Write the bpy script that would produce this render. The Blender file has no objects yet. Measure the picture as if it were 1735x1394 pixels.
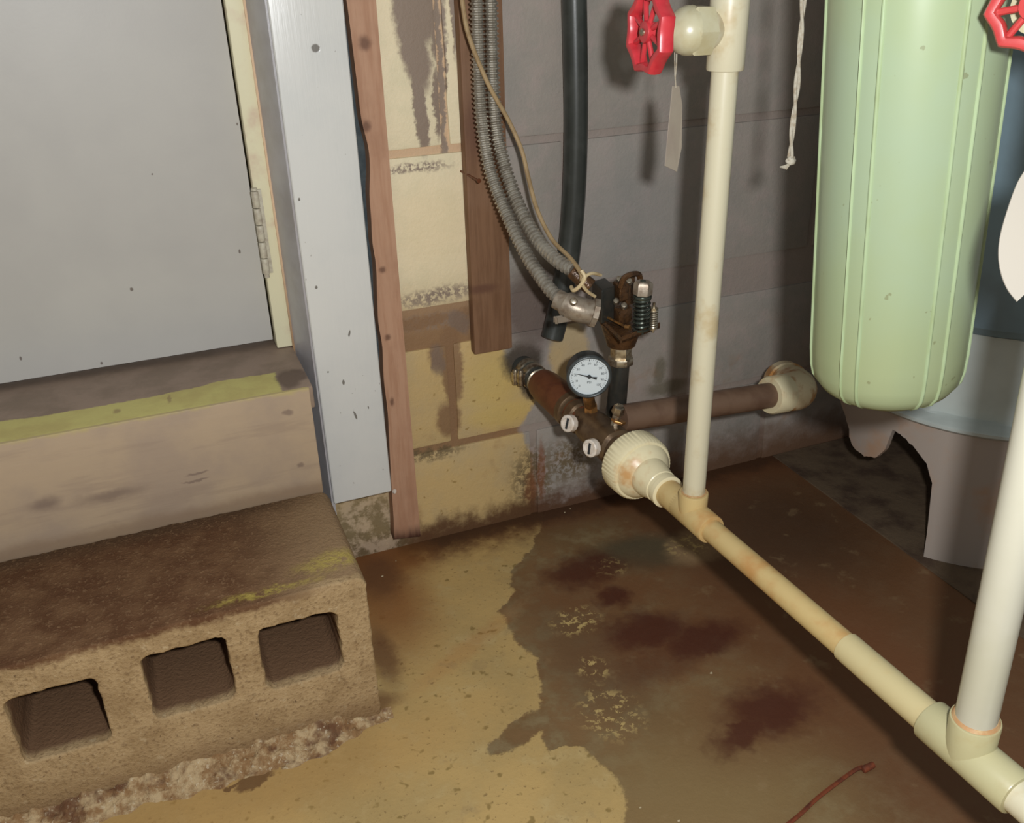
import bpy, bmesh, math, random
from mathutils import Vector, Matrix, noise
random.seed(7)
sc = bpy.context.scene
COL = sc.collection
# ---------------------------------------------------------------- camera
F_PX = 1565.0
cam_d = bpy.data.cameras.new('camera'); cam = bpy.data.objects.new('camera', cam_d); COL.objects.link(cam)
RC = Matrix.Rotation(-0.371, 3, 'Z') @ Matrix.Rotation(1.108, 3, 'X') @ Matrix.Rotation(-0.03, 3, 'Z')
TC = Vector((-0.458, -1.096, 0.767))
cam.matrix_world = Matrix.Translation(TC) @ RC.to_4x4()
cam_d.sensor_fit = 'HORIZONTAL'; cam_d.sensor_width = 36; cam_d.lens = F_PX / 1735 * 36
cam_d.clip_start = 0.01; cam_d.clip_end = 50
sc.camera = cam
# ---------------------------------------------------------------- world, lights, exposure
w = bpy.data.worlds.new('world'); sc.world = w; w.use_nodes = True
bg = w.node_tree.nodes['Background']; bg.inputs[0].default_value = (0.98, 0.985, 0.95, 1); bg.inputs[1].default_value = 0.22
fl = bpy.data.lights.new('camera_flash', 'POINT'); fl.energy = 29.0; fl.shadow_soft_size = 0.014; fl.color = (0.965, 0.985, 1.0)
flo = bpy.data.objects.new('camera_flash', fl); COL.objects.link(flo)
flo.location = TC + RC @ Vector((0.059, 0.033, 0.0))
sc.view_settings.view_transform = 'Standard'; sc.view_settings.look = 'None'
sc.view_settings.exposure = 0.0; sc.view_settings.gamma = 1.0; sc.view_settings.use_curve_mapping = False

# ---------------------------------------------------------------- measuring helpers
def ray(x, y): return RC @ Vector(((x - 867.5) / F_PX, -(y - 697.0) / F_PX, -1.0))
def at(x, y, X=None, Y=None, Z=None, D=None):
    d = ray(x, y)
    if D is not None: t = D
    elif X is not None: t = (X - TC.x) / d.x
    elif Y is not None: t = (Y - TC.y) / d.y
    else: t = (Z - TC.z) / d.z
    return TC + d * t
def lin(c):
    c /= 255.0
    return c / 12.92 if c <= 0.04045 else ((c + 0.055) / 1.055) ** 2.4
def S(r, g, b, k=1.0):
    "surface colour from a colour seen under light of strength k"
    return (min(lin(r) / k, .92), min(lin(g) / k, .92), min(lin(b) / k, .92), 1)

# ---------------------------------------------------------------- node helpers
class N:
    def __init__(s, name, rough=0.6, spec=0.4, metal=0.0):
        s.m = bpy.data.materials.new(name); s.m.use_nodes = True; s.t = s.m.node_tree
        s.b = s.t.nodes['Principled BSDF']
        s.b.inputs['Roughness'].default_value = rough; s.b.inputs['Metallic'].default_value = metal
        s.b.inputs['Specular IOR Level'].default_value = spec
        g = s.t.nodes.new('ShaderNodeNewGeometry'); s.P = g.outputs['Position']
        q = s.t.nodes.new('ShaderNodeSeparateXYZ'); s.t.links.new(s.P, q.inputs[0]); s.X, s.Y, s.Z = q.outputs
    def put(s, sock, v):
        if hasattr(v, 'is_output'): s.t.links.new(v, sock)
        elif isinstance(v, (tuple, list)) and hasattr(sock.default_value, '__len__') and len(sock.default_value) == 3: sock.default_value = v[:3]
        else: sock.default_value = v
    def math(s, op, a, b=0.0, c=None, clamp=False):
        n = s.t.nodes.new('ShaderNodeMath'); n.operation = op; n.use_clamp = clamp
        s.put(n.inputs[0], a); s.put(n.inputs[1], b)
        if c is not None: s.put(n.inputs[2], c)
        return n.outputs[0]
    def vm(s, op, a, b=(0, 0, 0)):
        n = s.t.nodes.new('ShaderNodeVectorMath'); n.operation = op
        s.put(n.inputs[0], a)
        if op == 'SCALE': s.put(n.inputs['Scale'], b)
        else: s.put(n.inputs[1], b)
        return n.outputs['Value' if op == 'LENGTH' else 'Vector']
    def noise(s, scale, detail=4.0, rough=0.6, vec=None, color=False, dist=0.0):
        n = s.t.nodes.new('ShaderNodeTexNoise'); n.inputs['Scale'].default_value = scale
        n.inputs['Detail'].default_value = detail; n.inputs['Roughness'].default_value = rough; n.inputs['Distortion'].default_value = dist
        s.t.links.new(vec if vec is not None else s.P, n.inputs['Vector'])
        return n.outputs['Color' if color else 'Fac']
    def ramp(s, v, a, b):
        n = s.t.nodes.new('ShaderNodeMapRange'); n.interpolation_type = 'SMOOTHSTEP'
        s.put(n.inputs['Value'], v); n.inputs['From Min'].default_value = a; n.inputs['From Max'].default_value = b
        return n.outputs[0]
    def mix(s, f, a, b):
        n = s.t.nodes.new('ShaderNodeMix'); n.data_type = 'RGBA'
        s.put(n.inputs[0], f); s.put(n.inputs[6], a); s.put(n.inputs[7], b); return n.outputs[2]
    def warp(s, amp1=0.02, k1=40, amp2=0.006, k2=220):
        v = s.vm('SUBTRACT', s.noise(k1, 3, color=True), (.5, .5, .5)); v = s.vm('SCALE', v, amp1)
        u = s.vm('SUBTRACT', s.noise(k2, 3, color=True), (.5, .5, .5)); u = s.vm('SCALE', u, amp2)
        return s.vm('ADD', s.vm('ADD', s.P, v), u)
    def ell(s, P, c, r, ang=0.0, soft=0.3, plane='XZ'):
        n = s.t.nodes.new('ShaderNodeMapping'); n.vector_type = 'TEXTURE'; s.t.links.new(P, n.inputs['Vector'])
        big = 50.0
        if plane == 'XZ':
            n.inputs['Location'].default_value = (c[0], 0, c[1]); n.inputs['Scale'].default_value = (r[0], big, r[1]); n.inputs['Rotation'].default_value = (0, ang, 0)
        else:
            n.inputs['Location'].default_value = (c[0], c[1], 0); n.inputs['Scale'].default_value = (r[0], r[1], big); n.inputs['Rotation'].default_value = (0, 0, ang)
        return s.ramp(s.vm('LENGTH', n.outputs[0]), 1 + soft, 1 - soft)
    def mx(s, *a):
        r = a[0]
        for q in a[1:]: r = s.math('MAXIMUM', r, q)
        return r
    def curve(s, v, pts):
        "piecewise linear lookup v -> value"
        pts = sorted(pts); a, b = pts[0][0], pts[-1][0]; lo = min(p[1] for p in pts); hi = max(p[1] for p in pts)
        m = s.t.nodes.new('ShaderNodeMapRange'); s.put(m.inputs[0], v); m.inputs[1].default_value = a; m.inputs[2].default_value = b
        c = s.t.nodes.new('ShaderNodeValToRGB'); s.t.links.new(m.outputs[0], c.inputs[0]); e = c.color_ramp.elements
        while len(e) < len(pts): e.new(0.5)
        for i, p in enumerate(pts):
            e[i].position = (p[0] - a) / (b - a)
        for i, p in enumerate(pts):
            g = (p[1] - lo) / (hi - lo); e[i].color = (g, g, g, 1)
        o = s.t.nodes.new('ShaderNodeMapRange'); s.t.links.new(c.outputs[0], o.inputs[0]); o.inputs[3].default_value = lo; o.inputs[4].default_value = hi
        return o.outputs[0]
    def out(s, col=None, bump=None, strength=0.3, dist=0.002, rough=None):
        if col is not None: s.put(s.b.inputs['Base Color'], col)
        if rough is not None: s.put(s.b.inputs['Roughness'], rough)
        if bump is not None:
            n = s.t.nodes.new('ShaderNodeBump'); n.inputs['Strength'].default_value = strength; n.inputs['Distance'].default_value = dist
            s.t.links.new(bump, n.inputs['Height']); s.t.links.new(n.outputs[0], s.b.inputs['Normal'])
        return s.m

def simple(name, c, c2=None, scale=60, lo=.4, hi=.7, rough=.5, metal=0, spec=.4, bump=.15, bscale=300, dist=.0006, detail=4):
    n = N(name, rough, spec, metal); col = c
    if c2 is not None: col = n.mix(n.ramp(n.noise(scale, detail), lo, hi), c, c2)
    return n.out(col, n.noise(bscale, 3) if bump else None, bump, dist)

# ---------------------------------------------------------------- materials
EW = 0.60      # light on the wall
def floor_paint_edge():
    px = [(925,872),(900,930),(866,968),(872,1000),(848,1035),(880,1090),(912,1118),(917,1175),(915,1230),(930,1268),(990,1262),(1030,1300),(1058,1330),(1062,1394)]
    return [(p.y, p.x) for p in (at(x, y, Z=0) for x, y in px)]
def mat_floor():
    k = .66; kp = .80
    n = N('floor_concrete', .55, .35)
    P = n.warp(.018, 45, .008, 200)
    q = n.t.nodes.new('ShaderNodeSeparateXYZ'); n.t.links.new(P, q.inputs[0]); X, Y = q.outputs[0], q.outputs[1]
    def e(px, py, rx, ry, ang=0, soft=.5):
        c = at(px, py, Z=0); return n.ell(P, (c.x, c.y), (rx, ry), ang, soft, 'XY')
    big = n.noise(7, 5, .6); mid = n.noise(28, 5, .65); fine = n.noise(160, 4, .7)
    col = n.mix(n.ramp(big, .38, .62), S(108,83,55,k), S(96,74,47,k))
    col = n.mix(n.ramp(mid, .42, .66), col, S(112,96,68,k))
    col = n.mix(e(1200,1340,.16,.10,.3,.8), col, S(112,92,60,k))
    col = n.mix(n.math('MULTIPLY', e(1000,1110,.05,.10,0,.8), .7), col, S(84,66,46,k))
    # rusty brown tinge under the pipe and past it
    col = n.mix(n.math('MULTIPLY', n.ramp(X, .05, .16), .85), col, S(88,58,36,k))
    col = n.mix(n.math('MULTIPLY', e(1330,900,.12,.12,0,.7), .8), col, S(62,44,30,k))  # wet dark floor, with the dimness of grazing light painted in
    col = n.mix(n.math('MULTIPLY', e(1500,1120,.14,.05,1.5,.8), .6), col, S(98,62,38,k))
    col = n.mix(e(1095,935,.075,.04,-.3,.45), col, S(74,64,46,k))
    col = n.mix(n.math('MULTIPLY', e(1180,925,.05,.035,.4,.35), .8), col, S(128,104,74,k))
    # dark red iron stains
    PS = n.warp(.06, 22, .02, 90)
    def es(px, py, rx, ry, ang=0, soft=.55):
        c = at(px, py, Z=0); return n.ell(PS, (c.x, c.y), (rx, ry), ang, soft, 'XY')
    st = n.mx(es(985,965,.050,.035,.1), es(1040,1012,.022,.024), es(1105,1072,.055,.034,-.2), es(1190,1085,.052,.028,.2), es(1312,1200,.056,.034,0), es(1260,1240,.04,.018,.4), n.math('MULTIPLY', es(1130,1120,.06,.03,0), .5))
    halo = n.mx(e(1040,1000,.11,.055,-.35,.8), e(1150,1075,.12,.07,-.1,.9), e(1310,1205,.09,.06,0,.9))
    col = n.mix(n.math('MULTIPLY', halo, .7), col, S(92,58,34,k))
    # remaining tan floor paint
    bx = n.curve(Y, floor_paint_edge())
    mask = n.ramp(n.math('SUBTRACT', bx, X), -.0015, .0035)
    mask = n.math('SUBTRACT', mask, n.mx(e(885,1235,.036,.016,.35,.12), e(850,1262,.018,.011,.3,.15)), clamp=True)
    paint = n.mix(n.ramp(big, .4, .65), S(174,146,94,kp), S(158,134,88,kp))
    paint = n.mix(n.math('MULTIPLY', n.ramp(mid, .5, .72), .5), paint, S(182,160,112,kp))
    paint = n.mix(n.math('MULTIPLY', n.ramp(fine, .59, .69), .8), paint, S(120,98,62,kp))
    sp = n.noise(60, 2, .5); paint = n.mix(n.math('MULTIPLY', n.ramp(sp, .64, .71), .7), paint, S(112,92,48,kp))
    col = n.mix(mask, col, paint)
    col = n.mix(n.math('MULTIPLY', e(795,1095,.09,.012,.5,.7), .25), col, S(150,96,50,k))
    # flakes of paint left on the bare concrete
    fk = n.math('MULTIPLY', n.mx(e(978,1050,.030,.022), e(1005,1130,.018,.018), e(1035,1205,.03,.035), e(1030,960,.02,.02), e(1180,920,.04,.02)), n.ramp(n.noise(90, 4, .7), .52, .58))
    col = n.mix(fk, col, S(158,136,88,k))
    wk = n.math('MULTIPLY', n.ramp(n.noise(24, 4, .6), .60, .70), .3); col = n.mix(wk, col, S(124,104,74,k))
    col = n.mix(n.math('MULTIPLY', st, .85), col, S(62,28,18,k))
    # brown dirt along the wall and along the step
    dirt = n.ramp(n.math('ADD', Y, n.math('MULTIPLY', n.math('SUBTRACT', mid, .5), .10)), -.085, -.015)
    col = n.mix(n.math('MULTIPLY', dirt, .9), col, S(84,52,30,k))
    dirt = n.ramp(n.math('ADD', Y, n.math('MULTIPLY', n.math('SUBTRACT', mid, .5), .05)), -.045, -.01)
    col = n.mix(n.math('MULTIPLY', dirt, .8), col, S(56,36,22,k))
    col = n.mix(n.math('MULTIPLY', n.mx(e(650,1010,.055,.11,0,.7), e(640,960,.07,.06,0,.6)), .85), col, S(118,76,40,k))
    col = n.mix(n.math('MULTIPLY', n.mx(e(640,975,.03,.05,0,.6), e(628,1200,.035,.018,.3,.5), e(650,1110,.016,.05,0,.6)), .75), col, S(84,54,34,k))
    col = n.mix(n.math('MULTIPLY', e(300,1390,.28,.05,.05,.7), .5), col, S(150,116,68,k))
    cr = n.math('MULTIPLY', n.mx(e(432,1322,.020,.010,.3,.2), e(357,1318,.006,.010,0,.2), e(395,1330,.012,.003,.2,.2), e(180,1338,.02,.012,.4,.2), e(30,1350,.05,.02,0,.5), e(420,1320,.010,.006), e(250,1300,.03,.012), e(560,1250,.05,.012,.2), e(60,1380,.06,.03)), .8)
    col = n.mix(cr, col, S(80,54,34,k))
    h = n.math('ADD', n.math('MULTIPLY', mask, .6), n.math('ADD', n.math('MULTIPLY', fine, .5), mid))
    return n.out(col, h, .35, .0025, n.math('ADD', .42, n.math('MULTIPLY', mid, .35)))

def wall_colour(n, mortar=False):
    k = EW
    P = n.warp(.016, 50, .007, 230)
    q = n.t.nodes.new('ShaderNodeSeparateXYZ'); n.t.links.new(P, q.inputs[0]); X, Z = q.outputs[0], q.outputs[2]
    def e(px, py, rx, rz, ang=0, soft=.3):
        c = at(px, py, Y=0); return n.ell(P, (c.x, c.z), (rx, rz), ang, soft)
    big = n.noise(9, 5, .6); mid = n.noise(32, 5, .65); fine = n.noise(190, 4, .7)
    # grey paint on the right
    g = n.mix(n.ramp(big, .35, .65), S(132,124,116,k), S(122,117,110,k))
    g = n.mix(n.math('MULTIPLY', n.ramp(mid, .45, .7), .6), g, S(138,125,119,k))
    g = n.mix(n.math('MULTIPLY', n.ramp(fine, .66, .74), .35), g, S(90,82,74,k))
    g = n.mix(n.math('MULTIPLY', e(1080,400,.10,.12,0,.8), .35), g, S(110,112,112,k))
    if mortar: g = n.mix(.35, g, S(124,106,98,k))
    # cream and tan paint on the left
    top = n.ramp(Z, .30, .42)
    ylo = n.mix(n.ramp(big, .4, .62), S(164,140,96,k), S(156,136,100,k))
    yhi = n.mix(n.ramp(mid, .4, .65), S(190,178,150,k), S(184,174,146,k))
    y = n.mix(top, ylo, yhi)
    y = n.mix(n.math('MULTIPLY', e(735,390,.05,.06,0,.7), .4), y, S(192,172,136,k))
    y = n.mix(n.math('MULTIPLY', n.mx(e(835,650,.04,.05,.2,.7), e(850,700,.05,.02,0,.6)), .5), y, S(172,148,78,k))
    sp = n.math('MULTIPLY', n.ramp(n.noise(85, 3, .6), .64, .70), n.ramp(Z, .34, .2))
    y = n.mix(n.math('MULTIPLY', sp, .7), y, S(120,96,52,k))
    if mortar:
        y = n.mix(.9, y, n.mix(n.ramp(Z, .3, .5), S(112,84,60,k), S(166,138,110,k)))
    bnd = n.curve(Z, [(-.1, .0), (.05, .005), (.10, .0), (.15, -.02), (.2, .012), (.26, -.035), (.3, -.05), (.33, -.078), (.4, -.078), (1.2, -.078)])
    ym = n.ramp(n.math('SUBTRACT', bnd, X), -.004, .006)
    ym = n.mx(ym, n.math('MULTIPLY', e(965,595,.030,.050,-.1,.2), .8))
    col = n.mix(ym, g, y)
    # bare block where the paint has come off
    bare = n.mx(e(698,60,.018,.065,-.15,.22), e(704,0,.026,.05,-.1,.2), e(712,180,.009,.055,-.05,.2), e(742,40,.010,.05,.05,.25), e(748,100,.006,.05,0,.25), e(742,175,.006,.04,0,.25), e(767,0,.004,.06,0,.3))
    crumb = n.math('MULTIPLY', n.mx(e(700,285,.045,.006,0,.5), e(740,500,.055,.010,-.05,.7), e(735,545,.050,.010,0,.5)), n.ramp(n.noise(150, 3, .7), .40, .55))
    if mortar: bare = n.mx(e(705,60,.02,.07,0,.2), e(748,130,.004,.12,0,.3))
    col = n.mix(n.mx(bare, crumb), col, S(118,104,92,k))
    br = n.mx(e(765,620,.016,.062,0,.22), e(750,600,.020,.020,0,.3), e(715,548,.045,.009,-.05,.4), e(790,540,.022,.016,-.5,.3), e(760,710,.018,.026,0,.3))
    col = n.mix(n.math('MULTIPLY', br, .9), col, S(112,86,62,k))
    col = n.mix(n.math('MULTIPLY', n.mx(e(780,545,.012,.018,-.4,.3), e(742,610,.010,.022,0,.3)), .8), col, S(104,88,76,k))
    # grime, mould and rust
    gr = n.math('MULTIPLY', n.mx(e(905,810,.035,.050,0,.5), e(965,780,.045,.035,.2,.6), e(720,770,.055,.010,.05,.5)), n.ramp(n.noise(110, 4, .7), .40, .56))
    col = n.mix(n.math('MULTIPLY', gr, .9), col, S(88,74,52,k))
    col = n.mix(n.math('MULTIPLY', n.mx(e(917,800,.006,.05,0,.4), e(900,830,.01,.03,0,.5)), .6), col, S(104,58,34,k))
    col = n.mix(n.math('MULTIPLY', n.mx(e(885,612,.030,.028,.2,.3), e(902,650,.018,.022,0,.3)), .95), col, S(58,50,42,k))
    col = n.mix(n.math('MULTIPLY', e(905,520,.042,.060,0,.35), .85), col, S(84,72,66,k))
    col = n.mix(n.math('MULTIPLY', n.mx(e(1130,655,.035,.012,0,.5), e(1118,630,.010,.025,0,.4)), .8), col, S(92,86,72,k))
    st = n.math('MULTIPLY', n.ramp(n.noise(14, 3, .6), .56, .7), n.ramp(Z, .30, .10)); col = n.mix(n.math('MULTIPLY', st, .55), col, S(122,90,60,k))
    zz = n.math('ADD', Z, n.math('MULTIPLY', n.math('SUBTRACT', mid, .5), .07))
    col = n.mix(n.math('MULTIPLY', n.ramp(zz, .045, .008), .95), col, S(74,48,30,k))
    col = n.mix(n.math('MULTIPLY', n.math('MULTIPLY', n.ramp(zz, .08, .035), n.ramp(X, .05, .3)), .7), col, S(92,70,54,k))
    col = n.mix(n.math('MULTIPLY', e(625,900,.06,.07,0,.4), .75), col, n.mix(n.ramp(n.noise(40, 4, .7), .42, .58), S(92,80,58,k), S(158,140,118,k)))
    h = n.math('ADD', n.math('MULTIPLY', fine, .6), n.math('ADD', mid, n.math('MULTIPLY', bare, -.6)))
    return col, h
def mat_wall(mortar):
    n = N('mortar_joint' if mortar else 'painted_block', .55, .35)
    col, h = wall_colour(n, mortar); return n.out(col, h, .45, .0025)

M = {}
M['floor'] = mat_floor(); M['block'] = mat_wall(False); M['mortar'] = mat_wall(True)
def mat_step():
    k = 1.10; kt = .78; n = N('step_block', .8, .2); P = n.warp(.02, 40, .010, 190)
    q = n.t.nodes.new('ShaderNodeSeparateXYZ'); n.t.links.new(P, q.inputs[0]); X, Y, Z = q.outputs
    mid = n.noise(30, 5, .65); fine = n.noise(240, 4, .7); big = n.noise(8, 4)
    col = n.mix(n.ramp(mid, .38, .66), S(186,158,118,k), S(166,138,100,k))
    col = n.mix(n.math('MULTIPLY', n.ramp(fine, .52, .66), .6), col, S(128,102,72,k))
    col = n.mix(n.math('MULTIPLY', n.ramp(n.noise(70, 4, .7), .58, .70), .55), col, S(204,182,146,k))
    col = n.mix(n.math('MULTIPLY', n.ramp(n.noise(110, 3, .6), .68, .72), .8), col, S(96,74,52,k))
    col = n.mix(n.math('MULTIPLY', n.ramp(n.math('ADD', Z, n.math('MULTIPLY', n.math('SUBTRACT', mid, .5), .06)), .045, .01), .6), col, S(124,94,64,k))
    t = n.mix(n.ramp(mid, .35, .62), S(104,76,52,kt), S(84,56,36,kt))
    t = n.mix(n.ramp(X, -.46, -.32), t, S(134,110,82,kt))
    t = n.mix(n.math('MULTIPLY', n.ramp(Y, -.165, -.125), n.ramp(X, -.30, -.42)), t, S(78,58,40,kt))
    t = n.mix(n.math('MULTIPLY', n.ramp(fine, .52, .68), .45), t, S(142,114,84,kt))
    yel = n.math('MULTIPLY', n.mx(n.ell(P, (-.345, -.272), (.035, .016), .1, .6, 'XY'), n.ell(P, (-.42, -.298), (.05, .006), 0, .6, 'XY')), n.math('MULTIPLY', n.ramp(n.noise(90, 4, .7), .35, .6), .62))
    t = n.mix(yel, t, S(168,152,72,kt))
    tm = n.math('MULTIPLY', n.ramp(Z, .180, .190), n.ramp(Y, -.308, -.300))
    tm = n.mx(tm, n.math('MULTIPLY', n.ramp(Z, .183, .191), n.ramp(X, -.33, -.42)))
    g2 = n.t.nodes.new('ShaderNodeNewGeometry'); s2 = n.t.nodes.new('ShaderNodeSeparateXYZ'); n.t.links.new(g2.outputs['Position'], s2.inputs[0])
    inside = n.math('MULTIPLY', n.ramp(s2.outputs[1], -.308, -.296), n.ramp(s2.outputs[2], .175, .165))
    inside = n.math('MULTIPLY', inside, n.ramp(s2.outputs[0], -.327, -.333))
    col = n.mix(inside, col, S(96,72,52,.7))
    col = n.mix(tm, col, t)
    return n.out(col, n.math('ADD', n.math('MULTIPLY', fine, 1.2), mid), .6, .003)
M['step'] = mat_step()
def mat_lump():
    k = .80; n = N('mortar_crust', .85, .2); a = n.noise(55, 5, .7); b = n.noise(22, 4, .6); c = n.noise(170, 3, .7)
    col = n.mix(n.ramp(a, .40, .62), S(128,98,66,k), S(168,146,112,k))
    col = n.mix(n.math('MULTIPLY', n.ramp(b, .50, .62), .85), col, S(88,58,40,k))
    col = n.mix(n.math('MULTIPLY', n.ramp(c, .58, .68), .6), col, S(186,172,146,k))
    return n.out(col, n.math('ADD', a, c), .7, .004)
M['lump'] = mat_lump()
M['white_trim'] = None
def mat_trim():
    n = N('white_gloss_paint', .28, .5); mid = n.noise(10, 4)
    col = n.mix(n.ramp(mid, .4, .7), S(206,205,200,.88), S(200,200,196,.88))
    P = n.warp(.002, 200, .001, 600)
    ch = [n.ell(P, (at(x, y, Y=-.05).x, at(x, y, Y=-.05).z), r, a, .25) for x, y, r, a in [(535,82,(.0045,.004),0),(592,565,(.0012,.0042),.3),(582,648,(.0015,.0035),0),(602,703,(.0014,.0062),-.25),(507,338,(.0013,.0018),0),(536,487,(.0016,.002),0),(556,630,(.001,.0012),0),(624,690,(.0008,.002),0)]]
    m = n.mx(*ch); col = n.mix(m, col, S(112,108,102,.8))
    sp = n.math('MULTIPLY', n.ramp(n.noise(130, 2, .5), .745, .77), .7); col = n.mix(sp, col, S(150,146,140,.8))
    st = n.t.nodes.new('ShaderNodeMapping'); st.inputs['Scale'].default_value = (1, 1, .06); n.t.links.new(n.P, st.inputs[0])
    g = n.noise(330, 3, .6, st.outputs[0])
    return n.out(col, n.math('SUBTRACT', g, m), .25, .0008)
M['white_trim'] = mat_trim()
def mat_doorpaint():
    n = N('door_paint', .45, .4); c = n.mix(n.ramp(n.noise(5, 4), .35, .65), S(176,173,167,.84), S(170,167,162,.84))
    P = n.warp(.001, 300, .0008, 700)
    ch = [n.ell(P, (at(x, y, Y=.02).x, at(x, y, Y=.02).z), r, 0, .3) for x, y, r in [(223,490,(.0018,.0022)),(406,426,(.0012,.0026)),(402,210,(.001,.0015)),(35,607,(.0012,.0025)),(172,615,(.0014,.0018)),(258,295,(.001,.001))]]
    c = n.mix(n.mx(*ch), c, S(112,104,98,.8))
    return n.out(c, n.noise(260, 3), .12, .0006)
M['door'] = mat_doorpaint()
def mat_sill():
    k = .95; n = N('sill_paint', .55, .35); P = n.warp(.008, 45, .004, 160)
    q = n.t.nodes.new('ShaderNodeSeparateXYZ'); n.t.links.new(P, q.inputs[0]); X, Y = q.outputs[0], q.outputs[1]
    taupe = n.mix(n.ramp(n.noise(22, 4), .4, .65), S(146,126,110,k), S(132,114,98,k))
    yel = n.mix(n.ramp(n.noise(26, 4), .4, .7), S(190,180,112,k), S(180,166,104,k))
    yb = n.curve(X, [(-.9, -.066), (-.66, -.066), (-.62, -.072), (-.56, -.073), (-.5, -.074), (-.45, -.070), (-.42, -.062), (-.36, -.066), (-.3, -.066)])
    m = n.math('MULTIPLY', n.ramp(n.math('SUBTRACT', yb, Y), -.001, .002), n.ramp(X, -.354, -.358))
    c = n.mix(m, taupe, yel)
    c = n.mix(n.math('MULTIPLY', n.mx(n.ell(P, (-.344, -.092), (.013, .026), 0, .3, 'XY'), n.ell(P, (-.334, -.085), (.014, .018), 0, .3, 'XY')), .75), c, S(88,72,62,k))
    c = n.mix(n.math('MULTIPLY', n.mx(n.ell(P, (-.53, -.095), (.004, .006), 0, .5, 'XY'), n.ell(P, (-.475, -.088), (.002, .01), 0, .5, 'XY')), .8), c, S(150,130,90,k))
    return n.out(c, n.noise(120, 4), .3, .0015)
M['sill'] = mat_sill()
def mat_riser():
    k = .92; n = N('riser_paint', .5, .35); P = n.warp(.012, 30, .004, 160)
    q = n.t.nodes.new('ShaderNodeSeparateXYZ'); n.t.links.new(P, q.inputs[0]); X, Z = q.outputs[0], q.outputs[2]
    c = n.mix(n.ramp(n.noise(9, 5), .38, .64), S(172,150,124,k), S(160,140,120,k))
    st = n.t.nodes.new('ShaderNodeMapping'); st.inputs['Scale'].default_value = (.12, 1, 1); n.t.links.new(n.P, st.inputs[0])
    c = n.mix(n.math('MULTIPLY', n.ramp(n.noise(60, 3, .6, st.outputs[0]), .55, .7), .4), c, S(146,126,108,k))
    def e(px, py, rx, rz, ang=0, soft=.4):
        q = at(px, py, Y=-.124); return n.ell(P, (q.x, q.z), (rx, rz), ang, soft)
    c = n.mix(n.math('MULTIPLY', n.mx(e(490,697,.005,.004), e(508,787,.004,.003), e(333,800,.012,.0015,-.1), e(330,812,.014,.0015), e(75,852,.014,.007,0,.7), e(190,838,.03,.006,0,.8)), .7), c, S(118,100,88,k))
    c = n.mix(n.math('MULTIPLY', n.ramp(Z, .215, .200), .6), c, S(130,106,84,k))
    c = n.mix(n.math('MULTIPLY', n.ramp(Z, .325, .331), .8), c, S(176,160,104,k))
    return n.out(c, n.noise(90, 4, .6, st.outputs[0]), .25, .0012)
M['riser'] = mat_riser()
M['jamb'] = simple('grey_jamb', S(150,148,150,.7), S(138,134,134,.7), 18, rough=.3, spec=.6)
M['cream_stop'] = simple('cream_stop', S(196,190,160,.75), S(182,162,140,.75), 22, .5, .75, rough=.5)
M['hinge'] = simple('painted_hinge', S(172,166,148,.75), S(150,140,124,.75), 150, rough=.45)
M['tar'] = simple('tar_paper', S(52,60,64,.8), S(70,78,80,.8), 60, rough=.8)  # darkness of the gap beside the casing, put into the colour
def wood(name, c, c2, c3=None, k=.85, z=None, knots=()):
    n = N(name, .6, .3); st = n.t.nodes.new('ShaderNodeMapping'); st.inputs['Scale'].default_value = (1, 1, .07); n.t.links.new(n.P, st.inputs[0])
    g = n.noise(190, 4, .6, st.outputs[0]); col = n.mix(n.ramp(g, .35, .7), S(*c, k), S(*c2, k))
    col = n.mix(n.math('MULTIPLY', n.ramp(n.noise(12, 4), .45, .7), .5), col, S(*(c3 or c2), k))
    P = n.warp(.006, 60, .003, 250)
    for x, y, Yp, r in knots:
        q = at(x, y, Y=Yp); col = n.mix(n.math('MULTIPLY', n.ell(P, (q.x, q.z), r, 0, .6), .8), col, S(96,66,52,k))
    if z: col = n.mix(n.ramp(n.math('ADD', n.Z, n.math('MULTIPLY', g, .02)), z[1], z[0]), col, S(58,30,22,k))
    return n.out(col, g, .25, .0012)
M['strip'] = wood('stained_lath', (176,138,112), (164,124,98), (150,112,88), z=(.032, .062), knots=[(617,72,-.02,(.007,.007)),(619,213,-.02,(.005,.006)),(648,457,-.02,(.004,.004)),(655,570,-.02,(.004,.004)),(664,680,-.02,(.003,.006))])
M['post'] = wood('brown_board', (124,92,68), (108,78,56), (128,98,76), knots=[(812,215,-.018,(.020,.035)),(815,490,-.018,(.02,.006))])
M['pvc_cream'] = simple('aged_cream_pipe', S(208,200,172,1.08), S(196,178,140,1.12), 30, .5, .72, .35, spec=.5, bump=.05)
M['pvc_stained'] = simple('rust_tinted_pipe', S(206,180,124,1.12), S(196,150,92,1.12), 24, .42, .7, .35, spec=.5, bump=.05)
M['pvc_white'] = simple('white_pipe', S(222,218,198,1.45), S(214,210,186,1.45), 10, .4, .7, .3, spec=.5, bump=.03)
M['pvc_fit'] = simple('pale_fitting', S(214,206,160,1.5), S(206,190,140,1.5), 30, .45, .75, .35, spec=.5, bump=.05)
M['union'] = simple('union_white', S(222,210,172,.95), S(196,152,100,.95), 24, .52, .72, .35, spec=.5, bump=.08)
M['fit_rusty'] = simple('rusty_white_fitting', S(222,206,168,.95), S(176,124,66,.95), 30, .44, .62, .4, spec=.5, bump=.08)
M['pvc_yellowed'] = simple('yellowed_pipe', S(210,194,146,1.22), S(206,180,126,1.22), 22, .42, .66, .35, spec=.5, bump=.05)
M['rust_glue'] = simple('rusty_glue', S(186,142,98,1.1), S(204,178,132,1.1), 80, rough=.4)
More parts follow.
